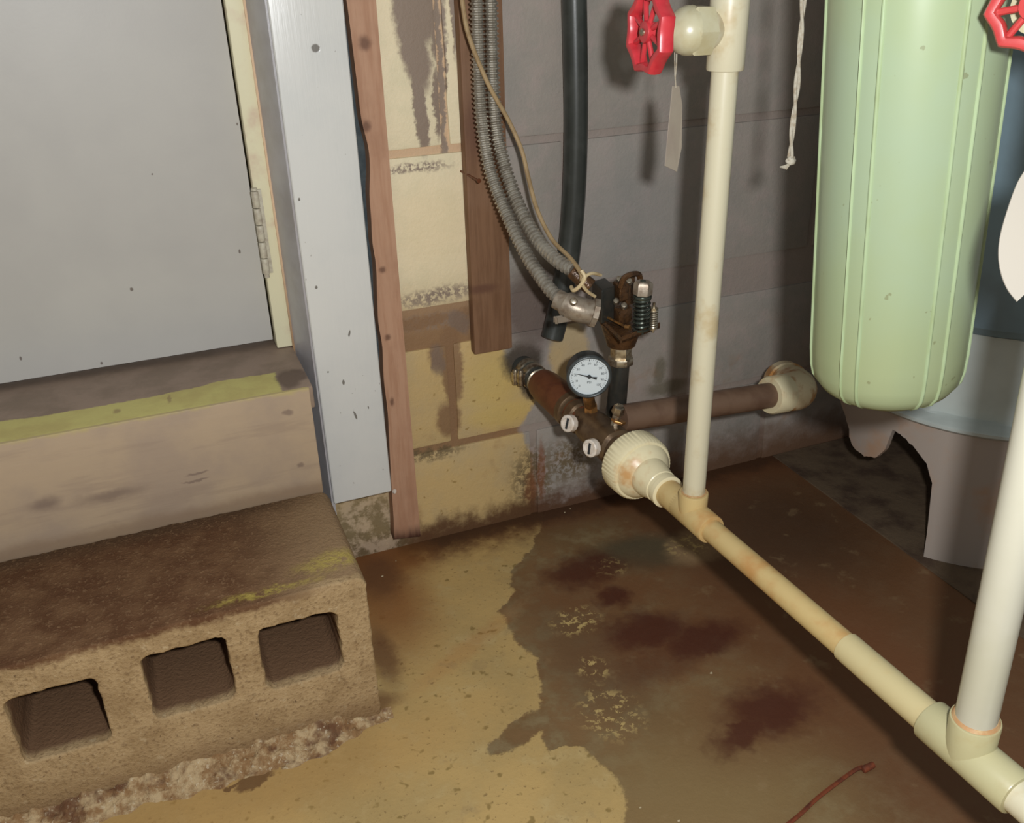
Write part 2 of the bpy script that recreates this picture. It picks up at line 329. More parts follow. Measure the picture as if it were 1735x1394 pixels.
M['valve'] = simple('valve_cream', S(206,200,168,1.25), S(192,180,140,1.25), 34, rough=.3, spec=.55, bump=.05)
M['red'] = simple('red_handwheel', S(206,58,66,1.15), S(190,44,54,1.15), 60, rough=.35, spec=.5, bump=.08)
M['red2'] = simple('red_handwheel_near', S(236,84,82,1.9), S(224,70,70,1.9), 60, rough=.35, spec=.5, bump=.08)
M['steel'] = simple('dull_steel', S(190,180,160,.9), S(120,100,80,.9), 90, rough=.35, metal=.9, bump=.2)
M['galv'] = simple('flex_conduit', S(164,158,146,.8), S(136,128,116,.8), 80, rough=.32, metal=.6, spec=.6, bump=.1)
M['zinc'] = simple('cast_zinc', S(156,144,128,.9), S(128,112,96,.9), 110, rough=.4, metal=.45, bump=.3)
M['tan'] = simple('tan_cable', S(160,136,100,.85), S(138,114,80,.85), 60, rough=.5)
M['cream_wire'] = simple('cream_wire', S(200,180,140,.9), S(180,156,116,.9), 60, rough=.5)
M['hose'] = simple('black_hose', S(48,50,46,.8), S(60,62,58,.8), 30, rough=.32, spec=.6, bump=.05)
M['black'] = simple('black_plastic', S(42,42,38,.9), S(54,50,44,.9), 60, rough=.35)
M['brownpipe'] = simple('brown_painted_pipe', S(112,88,70,.85), S(98,74,58,.85), 24, .4, .65, rough=.45, spec=.4, bump=.12)
M['checkbody'] = simple('rust_brown_casting', S(104,60,36,.9), S(88,48,30,.9), 50, rough=.45, bump=.3)
M['brass'] = simple('grimy_brass', S(104,84,62,.9), S(84,66,50,.9), 70, rough=.35, metal=.5, bump=.25)
M['bright_brass'] = simple('worn_brass', S(190,140,84,1.0), S(130,100,70,1.0), 120, rough=.3, metal=.8)
M['rusty'] = simple('oily_rust', S(96,66,40,.9), S(62,44,30,.9), 90, rough=.25, spec=.7, metal=.3, bump=.5, dist=.002)
M['spring'] = simple('dark_spring', S(82,88,80,.9), S(56,56,48,.9), 120, rough=.3, metal=.7)
M['plug'] = simple('white_plug', S(224,214,202,1.0), S(204,186,166,1.0), 150, rough=.4)
M['dial'] = simple('dial_white', S(212,220,222,1.0), None, rough=.4, bump=0)
M['ink'] = simple('dial_ink', S(50,52,54,1.0), None, rough=.5, bump=0)
M['gasket'] = simple('dark_bezel', S(62,66,66,.9), S(84,88,88,.9), 60, rough=.3, metal=.3)
def mat_green():
    n = N('green_filter_shell', .3, .5); k = 1.50
    c = n.mix(n.ramp(n.noise(7, 4), .35, .65), S(180,198,164,k), S(180,196,154,k))
    c = n.mix(n.math('MULTIPLY', n.ramp(n.Z, .55, .45), .6), c, S(180,188,138,k))
    c = n.mix(n.math('MULTIPLY', n.ramp(n.noise(120, 2, .5), .72, .75), .6), c, S(140,140,100,k))
    return n.out(c, n.noise(40, 3), .05, .001)
M['green'] = mat_green()
M['green_rib'] = simple('green_rib', S(190,210,166,1.5), S(178,194,146,1.5), 20, rough=.3, bump=.05)
M['blue'] = simple('blue_tank_paint', S(98,118,128,.62), S(88,104,112,.62), 8, rough=.45)
M['stand'] = simple('grey_tank_stand', S(150,156,152,.62), S(142,148,144,.62), 12, rough=.45, bump=.1)
M['skirt'] = simple('stand_skirt', S(152,140,130,.80), S(158,130,108,.80), 14, .45, .7, rough=.55, bump=.15)
M['pad'] = simple('concrete_pad', S(92,76,58,.8), S(66,50,38,.8), 20, rough=.8, bump=.5, bscale=120, dist=.002)
M['paper'] = simple('paper_tag', S(176,164,148,1.3), S(168,154,140,1.3), 20, rough=.7, bump=0)
M['paper2'] = simple('pale_tag', S(226,216,200,2.3), None, rough=.7, bump=0)
M['cord'] = simple('white_cord', S(206,198,180,1.5), S(176,160,136,1.5), 200, rough=.9, bump=.5, bscale=500)
M['rustnail'] = simple('rust_red', S(96,46,24,.6), S(70,34,20,.6), 120, rough=.8)
M['cap_dark'] = simple('tank_dark', S(60,70,72,1.0), None, rough=.5)
M['lint'] = simple('pale_flake', S(160,146,118,.7), None, rough=.8, bump=0)

# ---------------------------------------------------------------- mesh helpers
def build(name, bm, mat, parent=None, smooth=35, kind=None):
    me = bpy.data.meshes.new(name); bmesh.ops.recalc_face_normals(bm, faces=bm.faces); bm.to_mesh(me); bm.free()
    me.materials.append(mat)
    if smooth:
        me.polygons.foreach_set('use_smooth', [True] * len(me.polygons)); me.set_sharp_from_angle(angle=math.radians(smooth))
    o = bpy.data.objects.new(name, me); COL.objects.link(o)
    if parent is not None:
        o.parent = parent; o.matrix_parent_inverse = parent.matrix_world.inverted() if False else Matrix.Translation(-ROOT.get(parent.name, Vector()))
        if parent.name in ROOT: ROOT[o.name] = Vector()
    if kind: o['kind'] = kind
    return o
ROOT = {}
def thing(name, loc, label, cat, group=None, kind=None):
    o = bpy.data.objects.new(name, None); COL.objects.link(o); o.location = loc; o.empty_display_size = .02
    ROOT[o.name] = Vector(loc); o['label'] = label; o['category'] = cat
    if group: o['group'] = group
    if kind: o['kind'] = kind
    return o
def tag(o, label, cat, group=None, kind=None):
    o['label'] = label; o['category'] = cat
    if group: o['group'] = group
    if kind: o['kind'] = kind
    return o
def box(bm, lo, hi, bev=0.0, seg=2, mtx=None):
    r = bmesh.ops.create_cube(bm, size=1.0); vs = r['verts']
    lo, hi = Vector(lo), Vector(hi)
    for v in vs: v.co = Vector((lo[i] + (v.co[i] + .5) * (hi[i] - lo[i]) for i in range(3)))
    if bev:
        es = list({e for v in vs for e in v.link_edges})
        rr = bmesh.ops.bevel(bm, geom=es, offset=bev, segments=seg, affect='EDGES', profile=.6); vs = list({v for f in rr['faces'] for v in f.verts} | {v for v in vs if v.is_valid})
    if mtx is not None:
        for v in vs: v.co = mtx @ v.co
    return vs
def frame(d, up=Vector((0, 0, 1))):
    z = Vector(d).normalized(); x = up.cross(z)
    if x.length < 1e-4: x = Vector((1, 0, 0)).cross(z)
    x.normalize(); y = z.cross(x); return Matrix((x, y, z)).transposed()
def lathe(bm, o, d, prof, seg=32, up=Vector((0, 0, 1)), rfun=None, caps=True):
    "prof: list of (distance along d, radius)"
    R = frame(d, up); o = Vector(o); rings = []
    for h, r in prof:
        ring = []
        for i in range(seg):
            a = 2 * math.pi * i / seg; rr = r * (rfun(a, h) if rfun else 1)
            ring.append(bm.verts.new(o + R @ Vector((rr * math.cos(a), rr * math.sin(a), h))))
        rings.append(ring)
    for a, b in zip(rings, rings[1:]):
        for i in range(seg): bm.faces.new((a[i], a[(i+1) % seg], b[(i+1) % seg], b[i]))
    if caps: bm.faces.new(rings[0]); bm.faces.new(rings[-1])
def cyl(bm, a, b, r, r2=None, seg=24, bev=0.0):
    a, b = Vector(a), Vector(b); L = (b - a).length; r2 = r if r2 is None else r2
    p = [(0, r), (L, r2)] if not bev else [(0, r-bev), (bev*.3, r-bev*.3), (bev, r), (L-bev, r2), (L-bev*.3, r2-bev*.3), (L, r2-bev)]
    lathe(bm, a, b - a, p, seg)
def smooth_path(pts, n=12):
    pts = [Vector(p) for p in pts]; P = [pts[0]*2 - pts[1]] + pts + [pts[-1]*2 - pts[-2]]; out = []
    for i in range(1, len(P) - 2):
        for k in range(n):
            t = k / n; a, b, c, d = P[i-1:i+3]
            out.append(.5 * ((2*b) + (-a + c)*t + (2*a - 5*b + 4*c - d)*t*t + (-a + 3*b - 3*c + d)*t**3))
    out.append(pts[-1]); return out
def resample(path, step):
    out = [path[0]]; acc = 0.0
    for a, b in zip(path, path[1:]):
        L = (b - a).length; pos = step - acc
        while pos <= L: out.append(a.lerp(b, pos / L)); pos += step
        acc = (acc + L) % step
    return out
def tube(bm, path, r, seg=12, rfun=None):
    rings = []; n = len(path); nrm = None; s = 0.0
    for i, p in enumerate(path):
        t = (path[min(i+1, n-1)] - path[max(i-1, 0)]).normalized()
        if nrm is None: nrm = t.orthogonal().normalized()
        nrm = (nrm - t * nrm.dot(t)).normalized(); bn = t.cross(nrm)
        if i: s += (p - path[i-1]).length
        rr = rfun(s, i) if rfun else r
        rings.append([bm.verts.new(p + (nrm*math.cos(2*math.pi*k/seg) + bn*math.sin(2*math.pi*k/seg)) * rr) for k in range(seg)])
    for a, b in zip(rings, rings[1:]):
        for k in range(seg): bm.faces.new((a[k], a[(k+1) % seg], b[(k+1) % seg], b[k]))
    bm.faces.new(rings[0]); bm.faces.new(rings[-1])
def prism(bm, pts, d):
    "closed outline extruded by vector d"
    a = [bm.verts.new(p) for p in pts]; b = [bm.verts.new(Vector(p) + Vector(d)) for p in pts]; n = len(a)
    bm.faces.new(a); bm.faces.new(b[::-1])
    for i in range(n): bm.faces.new((a[i], b[i], b[(i+1) % n], a[(i+1) % n]))
def B(): return bmesh.new()

# ---------------------------------------------------------------- floor
bm = B(); nx, ny = 60, 50; x0, x1, y0, y1 = -1.6, 1.6, -1.9, .12
vs = [[bm.verts.new((x0+(x1-x0)*i/nx, y0+(y1-y0)*j/ny, 0)) for i in range(nx+1)] for j in range(ny+1)]
for j in range(ny):
    for i in range(nx): bm.faces.new((vs[j][i], vs[j][i+1], vs[j+1][i+1], vs[j+1][i]))
for r in vs:
    for v in r: v.co.z = -.002 * max(0, noise.noise(v.co * 5)) - .0
ret = bmesh.ops.extrude_face_region(bm, geom=bm.faces[:])
for v in [g for g in ret['geom'] if isinstance(g, bmesh.types.BMVert)]: v.co.z -= .06
fl_o = build('floor', bm, M['floor']); tag(fl_o, 'worn tan painted concrete floor with dark rust stains', 'floor', kind='structure')

# ---------------------------------------------------------------- back wall: mortar bed and block pieces
H0 = .147; CH = .203
bm = B()
def wbox(lo, hi): box(bm, lo, hi)
wbox((-.322, .0030, -.05), (1.6, .09, 1.25)); wbox((-1.6, .0030, -.05), (-.322, .09, .30))
wall = build('wall_back', bm, M['mortar'], smooth=0); tag(wall, 'painted concrete block wall, cream on the left and grey on the right', 'wall', kind='structure')
jx = {0: at(905,815,Y=0).x, 1: at(765,640,Y=0).x, 2: at(765,640,Y=0).x - .235, 3: at(748,120,Y=0).x, 4: 0.07, 5: -.15}
for c in range(6):
    zb = H0 - CH + c*CH + .005; zt = zb + CH - .010
    x = jx[c] - .406*2
    while x < 1.5:
        a, b = x + .005, x + .401; x += .406
        lo = max(a, -.318 if c > 1 else -1.5)
        if lo < -.33 and zt > .3: zt = .298
        if b - lo < .02: continue
        b2 = min(b, 1.55)
        bb = B(); box(bb, (lo, -.0, max(zb, -.03)), (b2, .03, zt), .0026, 2)
        bmesh.ops.subdivide_edges(bb, edges=[e for e in bb.edges if e.calc_length() > .1], cuts=3, use_grid_fill=True)
        for v in bb.verts: v.co += Vector((noise.noise(v.co*22), noise.noise(v.co*22+Vector((9,0,0)))*.8, noise.noise(v.co*22+Vector((0,9,0))))) * .0016
        build('block', bb, M['block'], wall)

# ---------------------------------------------------------------- doorway: door, jamb, stop, sill, riser, casing, dark gap strip
bm = B(); box(bm, (-1.45, .020, .338), (-.3425, .056, 1.3), .0015)
door = build('door_1', bm, M['door'], smooth=30); tag(door, 'flat grey-white painted door above the yellow-striped sill', 'door', kind='structure')
bm = B(); box(bm, (-.3405, .006, .331), (-.3205, .085, 1.3), .0015)
stop = build('trim_1', bm, M['cream_stop'], smooth=30); tag(stop, 'narrow cream door frame strip carrying the hinge', 'door frame', kind='structure')
# hinge knuckle on the strip
a = at(425,322,Y=.004); b = at(454,462,Y=.004)
L = a.z - b.z; nk = 5
hx = (-.3425)
bm = B(); box(bm, (hx-.001, .001, b.z), (hx+.010, .008, a.z), .0006); leaf = build('hinge', bm, M['hinge'], stop, smooth=30)
for i in range(nk):
    z1 = b.z + L*i/nk; bm = B(); cyl(bm, (hx+.002, -.0012, z1+.0006), (hx+.002, -.0012, z1+L/nk-.0006), .0042, seg=14, bev=.0006); build('knuckle', bm, M['hinge'], leaf)
bm = B(); cyl(bm, (hx+.002, -.0012, b.z-.004), (hx+.002, -.0012, b.z+.001), .003, seg=12); cyl(bm, (hx+.002, -.0012, a.z), (hx+.002, -.0012, a.z+.003), .0035, seg=12); build('hinge_pin', bm, M['hinge'], leaf)
# jamb return
bm = B(); prism(bm, [Vector((-.3065,-.044,.10)), Vector((-.3205,.006,.10)), Vector((-.3205,.085,.10)), Vector((-.30,.085,.10)), Vector((-.302,-.044,.10))], (0,0,1.2))
jamb = build('trim_2', bm, M['jamb'], smooth=0); tag(jamb, 'grey glossy door jamb return beside the white casing board', 'door jamb', kind='structure')
# sill
bm = B(); box(bm, (-1.45, -.1225, .302), (-.3215, .085, .330), .003); 
sill = build('trim_3', bm, M['sill'], smooth=30); tag(sill, 'taupe door sill with a ragged yellow paint stripe along its front', 'door sill', kind='structure')
# riser
bm = B(); box(bm, (-1.45, -.125, .190), (-.326, -.108, .3295), .002)
riser = build('trim_4', bm, M['riser'], smooth=30); tag(riser, 'tan painted riser board between the door sill and the block step', 'riser board', kind='structure')
bm = B(); box(bm, (-1.45, -.105, .0), (-.33, .003, .300), .002)
core = build('trim_5', bm, M['pad'], smooth=30); tag(core, 'dark rough concrete footing hidden behind the riser board', 'footing', kind='structure')
# casing board
bm = B(); box(bm, (-.3045, -.050, .1245), (-.2265, -.030, 1.3), .0028, 3)
cas = build('trim_6', bm, M['white_trim'], smooth=30); tag(cas, 'glossy white door casing board with small paint chips', 'door casing', kind='structure')
bm = B(); box(bm, (-.300, -.0255, .14), (-.2262, -.0012, 1.3), .001); box(bm, (-.2262, -.0030, .14), (-.2000, -.0012, 1.3), .0)
gap_dark = build('tar_paper_strip', bm, M['tar'], smooth=0); tag(gap_dark, 'dark tar paper strip showing between the white casing and the brown lath', 'strip')  # added strip, coloured dark to stand in for the dark gap
# brown lath with a wavy waney edge
lp = [(586,-6),(590,20),(600,100),(606,150),(613,205),(624,250),(627,290),(626,330),(629,372),(631,410),(637,450),(639,500),(641,545),(648,590),(650,640),(657,700),(660,760),(664,832),(667,880),(668,914)]
lpw = [at(x, y, Y=-.0225) for x, y in lp]; le = smooth_path([Vector((p.x, -.0225, p.z)) for p in lpw], 4)
le = [Vector((le[0].x-.002, -.0225, 1.3))] + le
rb = at(713,909,Y=-.0225); rt = at(637,0,Y=-.0225)
bm = B(); out = le + [Vector((rb.x, -.0225, rb.z)), Vector((rt.x, -.0225, rt.z)), Vector((rt.x, -.0225, 1.3))]
prism(bm, out, (0, .0195, 0)); bmesh.ops.bevel(bm, geom=[e for e in bm.edges if abs(e.verts[0].co.y+.0225) < 1e-5 and abs(e.verts[1].co.y+.0225) < 1e-5 and len(e.link_faces) == 2], offset=.0012, segments=2, affect='EDGES')
lath = build('wooden_lath', bm, M['strip'], smooth=40); tag(lath, 'narrow brown wooden lath with a wavy left edge beside the white casing', 'board')
bm = B(); cyl(bm, at(668,832,Y=-.0225), at(668,832,Y=-.0225)+Vector((0,-.004,0)), .0035, .002, 10, .0008); build('nail_head', bm, M['plug'], lath)
# brown board
bm = B(); box(bm, (at(800,500,Y=-.018).x, -.018, at(830,597,Y=-.018).z), (at(866,500,Y=-.018).x, -.0015, 1.3), .0025)
post = build('wooden_batten', bm, M['post'], smooth=30); tag(post, 'reddish brown wall batten behind the two grey flexible conduits', 'board')
# nail
a = at(781,290,Y=-.002); b = at(811,306,Y=-.045)
bm = B(); cyl(bm, a+Vector((0,.006,0)), b, .0014, .0014, 8); cyl(bm, b, b+(b-a).normalized()*.0015, .0028, .0028, 10)
tag(build('nail', bm, M['checkbody']), 'bent rusty nail sticking out of the cream block wall', 'nail')

# ---------------------------------------------------------------- block step
def rrect(cx, cz, hw, hh, r, n=6, jit=.0, sd=0):
    pts = []
    for k, (sx, sz) in enumerate([(1,1),(-1,1),(-1,-1),(1,-1)]):
        for i in range(n+1):
            a = math.pi/2*(k + i/n); pts.append(Vector((cx + sx*(hw-r) + r*math.cos(a), 0, cz + sz*(hh-r) + r*math.sin(a))))
    # subdivide long runs and roughen
    o = []
    for p, q in zip(pts, pts[1:]+pts[:1]):
        m = max(1, int((q-p).length/.006))
        for i in range(m): o.append(p.lerp(q, i/m))
    for p in o:
        d = noise.noise(Vector((p.x*90, sd, p.z*90)))*jit + noise.noise(Vector((p.x*250, sd+5, p.z*250)))*jit*.6
        v = (p - Vector((cx, 0, cz))); v.normalize(); p += v*d
    return o
XR = -.3215; W = .397; YF = -.3135; YB = -.1265
step = thing('cinder_block', (XR - W/2, (YF+YB)/2, 0), 'three-hole cinder block laid on its side as a step below the door', 'cinder block')
cu = bpy.data.curves.new('c', 'CURVE'); cu.dimensions = '2D'; cu.fill_mode = 'BOTH'
def spl(pts):
    s = cu.splines.new('POLY'); s.points.add(len(pts)-1); s.use_cyclic_u = True
    for i, p in enumerate(pts): s.points[i].co = (p.x, p.z, 0, 1)
outer = rrect(XR-W/2, .097, W/2, .097, .012, 5, .0014, 1); spl(outer)
holes = [((515-3), 1103, .0405, .040), (322, 1150, .0405, .040), (100, 1222, .0405, .040)]
for i, (hx_, hy_, hw, hh) in enumerate(holes):
    c = at(hx_, hy_, Y=YF); spl(rrect(c.x, c.z, hw, hh, .010, 5, .0022, 20+i*7))
cu.extrude = (YB-YF)/2 - .0025; cu.bevel_depth = .0025; cu.bevel_resolution = 2; cu.offset = -.0025
co = bpy.data.objects.new('c', cu); COL.objects.link(co); bpy.context.view_layer.update()
me = bpy.data.meshes.new_from_object(co.evaluated_get(bpy.context.evaluated_depsgraph_get()))
bpy.data.objects.remove(co); bpy.data.curves.remove(cu)
bm = B(); bm.from_mesh(me); bpy.data.meshes.remove(me)
for v in bm.verts: v.co = Vector((v.co.x, (YF+YB)/2 - v.co.z, v.co.y))
bmesh.ops.remove_doubles(bm, verts=bm.verts, dist=.00005)
build('block_body', bm, M['step'], step, smooth=50)
# lumpy mortar apron along its foot
bm = B(); nx = 260; prof = 16; rows = []
for i in range(nx+1):
    x = XR + .012 - (W+.03)*i/nx; row = []
    wv = .030 + .016*noise.noise(Vector((x*13, 3, 0))) + .012*noise.noise(Vector((x*55, 1, 0))); hv = .020 + .014*noise.noise(Vector((x*22, 7, 0))) + .010*noise.noise(Vector((x*80, 7, 0)))
    if x > XR - .06: f = max(0, (XR + .012 - x)/.072); wv *= .25+.75*f; hv *= .3+.7*f
    for j in range(prof+1):
        t = j/prof; y = YF + .004 - t*(max(wv, .003)+.004); z = max(hv, .003)*(1-t)**1.2 + (.0045*noise.noise(Vector((x*90, y*90, 0))) + .003*noise.noise(Vector((x*240, y*240, 0))))*min(1, 3*t*(1-t)+.2)
        row.append(bm.verts.new((x, y, max(z, -.001) if j < prof else -.003)))
    rows.append(row)
for a, b in zip(rows, rows[1:]):
    for j in range(prof): bm.faces.new((a[j], a[j+1], b[j+1], b[j]))
build('mortar', bm, M['lump'], step, smooth=60)

# ---------------------------------------------------------------- main pipe line from the wall
A0 = Vector((-.0135, 0, .246)); A1 = Vector((.0205, -.80, .238)); AD = (A1-A0).normalized()
def ax(y): return A0 + (A1-A0)*(-y/.80)
def axpx(px, py):
    r = ray(px, py); # closest point on axis to the view ray
    w0 = A0 - TC; a = AD.dot(AD); b = AD.dot(r); c = r.dot(r); d = AD.dot(w0); e = r.dot(w0)
    return A0 + AD*((b*e - c*d)/(a*c - b*b))
# black stub with worm clamps
stub = thing('pipe_stub', ax(0), 'black plastic pipe stub coming out of the wall with two worm clamps', 'pipe')
bm = B(); cyl(bm, ax(.02), ax(-.052), .0165, seg=28, bev=.001); build('stub', bm, M['hose'], stub)
for i, yy in enumerate((-.018, -.036)):
    bm = B(); lathe(bm, ax(yy+.0055), AD, [(0,.0165),(0,.0182),(.011,.0182),(.011,.0165)], 28)
    c = build('worm_clamp', bm, M['steel'], stub)
    p = ax(yy) + Vector((-.020, 0, -.004 + .006*i)); bm = B(); cyl(bm, p+Vector((0,-.002,-.010)), p+Vector((0,-.002,.012)), .0042, seg=10, bev=.0006); box(bm, p-Vector((.004,.005,.007)), p+Vector((.004,.005,.007)), .001); build('screw', bm, M['steel'], c)
chk = thing('pipe_coupling', ax(-.11), 'rust brown fat coupling between the black stub and the brass tee', 'pipe fitting')
bm = B(); lathe(bm, ax(-.045), AD, [(0,.0135),(.004,.0155),(.012,.0165),(.016,.0205),(.03,.0225),(.085,.0235),(.100,.0225),(.104,.019),(.135,.018)], 36)
build('casting', bm, M['checkbody'], chk)
bm = B()
for q in (.006, .011): lathe(bm, ax(-.045-q), AD, [(0,.0160),(.0012,.0178),(.0026,.0160)], 28)
build('thread', bm, M['steel'], chk)
bm = B(); lathe(bm, ax(-.142), AD, [(0,.020),(.002,.0245),(.012,.0245),(.014,.021)], 36); build('collar', bm, M['brass'], chk)
# brass tank tee
tee = thing('brass_tee', ax(-.215), 'grimy brown brass tank tee carrying the gauge and two white plugs', 'pipe fitting')
bm = B(); lathe(bm, ax(-.160), AD, [(0,.0165),(.002,.0215),(.014,.0215),(.016,.018),(.030,.018),(.034,.0215),(.066,.0225),(.078,.0215),(.085,.0235),(.100,.0235),(.104,.020),(.125,.020)], 36, rfun=lambda a, h: 1+.02*math.cos(6*a))
build('tee_body', bm, M['brass'], tee)
gb = at(1001,690,Y=-.198); bm = B(); cyl(bm, ax(-.196)+Vector((0,0,.008)), Vector((gb.x, -.197, gb.z+.004)), .0095, .0085, 6); build('gauge_boss', bm, M['bright_brass'], tee)
for px, py, yy in ((966,717,-.185), (1004,758,-.243)):
    c = at(px, py, Y=yy-.012); base = ax(yy); d = (c - base).normalized()
    bm = B(); cyl(bm, base + d*.012, c - d*.002, .0085, seg=20); build('plug_boss', bm, M['brass'], tee)
    bm = B(); lathe(bm, c - d*.003, d, [(0,.0092),(.0008,.0105),(.0085,.0105),(.0095,.0092),(.0096,.0070),(.0080,.0066),(.0080,.0001)], 28, rfun=lambda a, h: 1+.012*math.cos(14*a)); pl = build('plug', bm, M['plug'], tee)
    pl['label'] = 'white slotted plastic plug'
    R = frame(d); bm = B(); box(bm, (-.0012,-.0068,.0052),(.0012,.0068,.0066), 0, mtx=Matrix.Translation(c) @ R.to_4x4()); build('slot', bm, M['ink'], pl)
# drain cock
dc = at(1046,700,Y=-.243); bm = B(); cyl(bm, ax(-.243)+Vector((.004,0,.012)), dc, .006, .005, 8); cyl(bm, dc, dc+Vector((.001,-.003,.010)), .0078, .0068, 6, .001)
dn = build('relief_cock', bm, M['steel'], tee); bm = B(); cyl(bm, dc+Vector((-.001,-.004,-.010)), dc+Vector((.0,-.004,-.0068)), .0088, .0088, 6, .0008); build('cock_nut', bm, M['bright_brass'], dn)

# ---------------------------------------------------------------- pressure gauge
GC = at(998,637,Y=-.222); GN = Vector((-.30, -.95, .02)).normalized()
gg = thing('pressure_gauge', GC, 'round pressure gauge with a white dial and dark bezel', 'gauge')
bm = B(); lathe(bm, GC - GN*.022, GN, [(0,.021),(.003,.0245),(.018,.0250),(.020,.0262),(.0245,.0266),(.0262,.0255),(.0266,.0243),(.0262,.0233),(.0225,.0228),(.0222,.0001)], 48); build('case', bm, M['gasket'], gg)
bm = B(); lathe(bm, GC + GN*.0004, GN, [(0,.0228),(.0006,.0228)], 48); dial = build('dial', bm, M['dial'], gg, smooth=0)
R = frame(GN); gx, gy = R.col[0], R.col[1]
if gy.z < 0: gy = -gy; 
gx = gy.cross(GN)      # right as seen from the front
def gp(x, y, h=.0012): return GC + gx*x + gy*y + GN*h
bm = B()
for i in range(41):
    a = math.radians(225 - 270*i/40); r1 = .0212; r0 = .0188 if i % 4 == 0 else .0200; wd = .00035 if i % 4 == 0 else .00018
    c, s = math.cos(a), math.sin(a); pts = [gp(r0*c - wd*s*0 - wd*-s, r0*s - wd*c), gp(r1*c + wd*s, r1*s - wd*c), gp(r1*c - wd*s, r1*s + wd*c), gp(r0*c - wd*s, r0*s + wd*c)]
    bm.faces.new([bm.verts.new(p) for p in pts])
build('scale_marks', bm, M['ink'], dial, smooth=0)
def text_mesh(s, size):
    f = bpy.data.curves.new('t', 'FONT'); f.body = s; f.size = size; f.align_x = 'CENTER'; f.align_y = 'CENTER'
    o = bpy.data.objects.new('t', f); COL.objects.link(o); bpy.context.view_layer.update()
    m = bpy.data.meshes.new_from_object(o.evaluated_get(bpy.context.evaluated_depsgraph_get())); bpy.data.objects.remove(o); bpy.data.curves.remove(f); return m
bm = B()
for i in range(11):
    a = math.radians(225 - 27*i); m = text_mesh(str(i*10), .0040); t = B(); t.from_mesh(m)
    for v in t.verts: v.co = gp(.0160*math.cos(a) + v.co.x, .0160*math.sin(a) + v.co.y, .0013)
    m2 = bpy.data.meshes.new('x'); t.to_mesh(m2); bm.from_mesh(m2); t.free()
m = text_mesh('PSI', .0042); t = B(); t.from_mesh(m)
for v in t.verts: v.co = gp(v.co.x, -.0075 + v.co.y, .0013)
m2 = bpy.data.meshes.new('x'); t.to_mesh(m2); bm.from_mesh(m2); t.free()
build('numerals', bm, M['ink'], dial, smooth=0)
bm = B(); na = math.radians(163); c, s = math.cos(na), math.sin(na)
prism(bm, [gp(.0185*c, .0185*s, .0022), gp(.002*c + .0008*s, .002*s - .0008*c, .0022), gp(-.004*c + .0008*s, -.004*s - .0008*c, .0022), gp(-.009*c + .0018*s, -.009*s - .0018*c, .0022), gp(-.009*c - .0018*s, -.009*s + .0018*c, .0022), gp(-.004*c - .0008*s, -.004*s + .0008*c, .0022), gp(.002*c - .0008*s, .002*s + .0008*c, .0022)], GN*.0006)
lathe(bm, gp(0,0,.0012), GN, [(0,.0022),(.002,.0022),(.0026,.0014)], 16)
nd = build('needle', bm, M['ink'], dial, smooth=0)
st0 = gp(0, -.0255, -.010); bm = B(); cyl(bm, st0, Vector((gb.x, -.197, gb.z)).lerp(st0, .15), .0068, .0072, 20, .0008); build('stem', bm, M['bright_brass'], gg)

# ---------------------------------------------------------------- pressure switch
SZ = .372
def sp(px, py, z=SZ): return at(px, py, Z=z)
pL, pF, pR = sp(1002,532), sp(1052,581), sp(1118,556); pB = pL + (pR - pF)
SC = (pL + pR) / 2
print('SWITCH', SC, (pF-pL).length, (pR-pF).length)
sw = thing('pressure_switch', Vector((SC.x, SC.y, SZ)), 'open pump pressure switch with oily springs and a bare contact block', 'switch')
bm = B(); prism(bm, [pL, pF, pR, pB], (0, 0, .0022))
for a, b in ((pL, pF), (pF, pR)):
    e = (b-a).normalized(); nn = Vector((e.y, -e.x, 0)); pts = [a, b, b + Vector((0,0,.007)), a + Vector((0,0,.007))]; prism(bm, pts, -nn*.0012)
build('base_plate', bm, M['rusty'], sw, smooth=0)
nb = Vector((SC.x-.004, SC.y, 0)); ntop = SZ
bn = ax(-.232)
bm = B(); cyl(bm, Vector((nb.x, nb.y, SZ-.030)), Vector((nb.x, nb.y, SZ)), .017, .026, 24, .001); build('diaphragm_housing', bm, M['rusty'], sw)
bm = B(); cyl(bm, Vector((nb.x, nb.y, SZ-.046)), Vector((nb.x, nb.y, SZ-.028)), .0125, .0125, 6, .001); cyl(bm, Vector((nb.x, nb.y, SZ-.054)), Vector((nb.x, nb.y, SZ-.045)), .0155, .0155, 8, .001); build('hex_nut', bm, M['steel'], sw)
bm = B(); cyl(bm, Vector((nb.x-.002, nb.y+.006, bn.z+.004)), Vector((nb.x, nb.y, SZ-.05)), .0125, .0110, 24, .001); build('nipple', bm, M['black'], sw)
def spring(bm, base, h, r, wr, turns, seg=14):
    path = [base + Vector((r*math.cos(2*math.pi*i/seg), r*math.sin(2*math.pi*i/seg), h*i/(turns*seg))) for i in range(turns*seg+1)]; tube(bm, path, wr, 6)
s1 = sp(1086,566); s2 = sp(1106,563)
bm = B(); spring(bm, s1 + Vector((0,0,.003)), .040, .0085, .0017, 8); so = build('main_spring', bm, M['spring'], sw)
bm = B(); cyl(bm, s1, s1 + Vector((0,0,.064)), .0032, .0032, 10); cyl(bm, s1+Vector((0,0,.043)), s1+Vector((0,0,.047)), .0105, .0105, 20, .0008); build('spindle', bm, M['spring'], so)
bm = B(); lathe(bm, s1+Vector((0,0,.047)), (0.06,0,1), [(0,.0095),(.001,.0108),(.013,.0108),(.0155,.009),(.016,.004)], 6); build('spring_nut', bm, M['zinc'], so)
bm = B(); spring(bm, s2 + Vector((0,0,.003)), .024, .0042, .0011, 9); s_2 = build('small_spring', bm, M['steel'], sw)
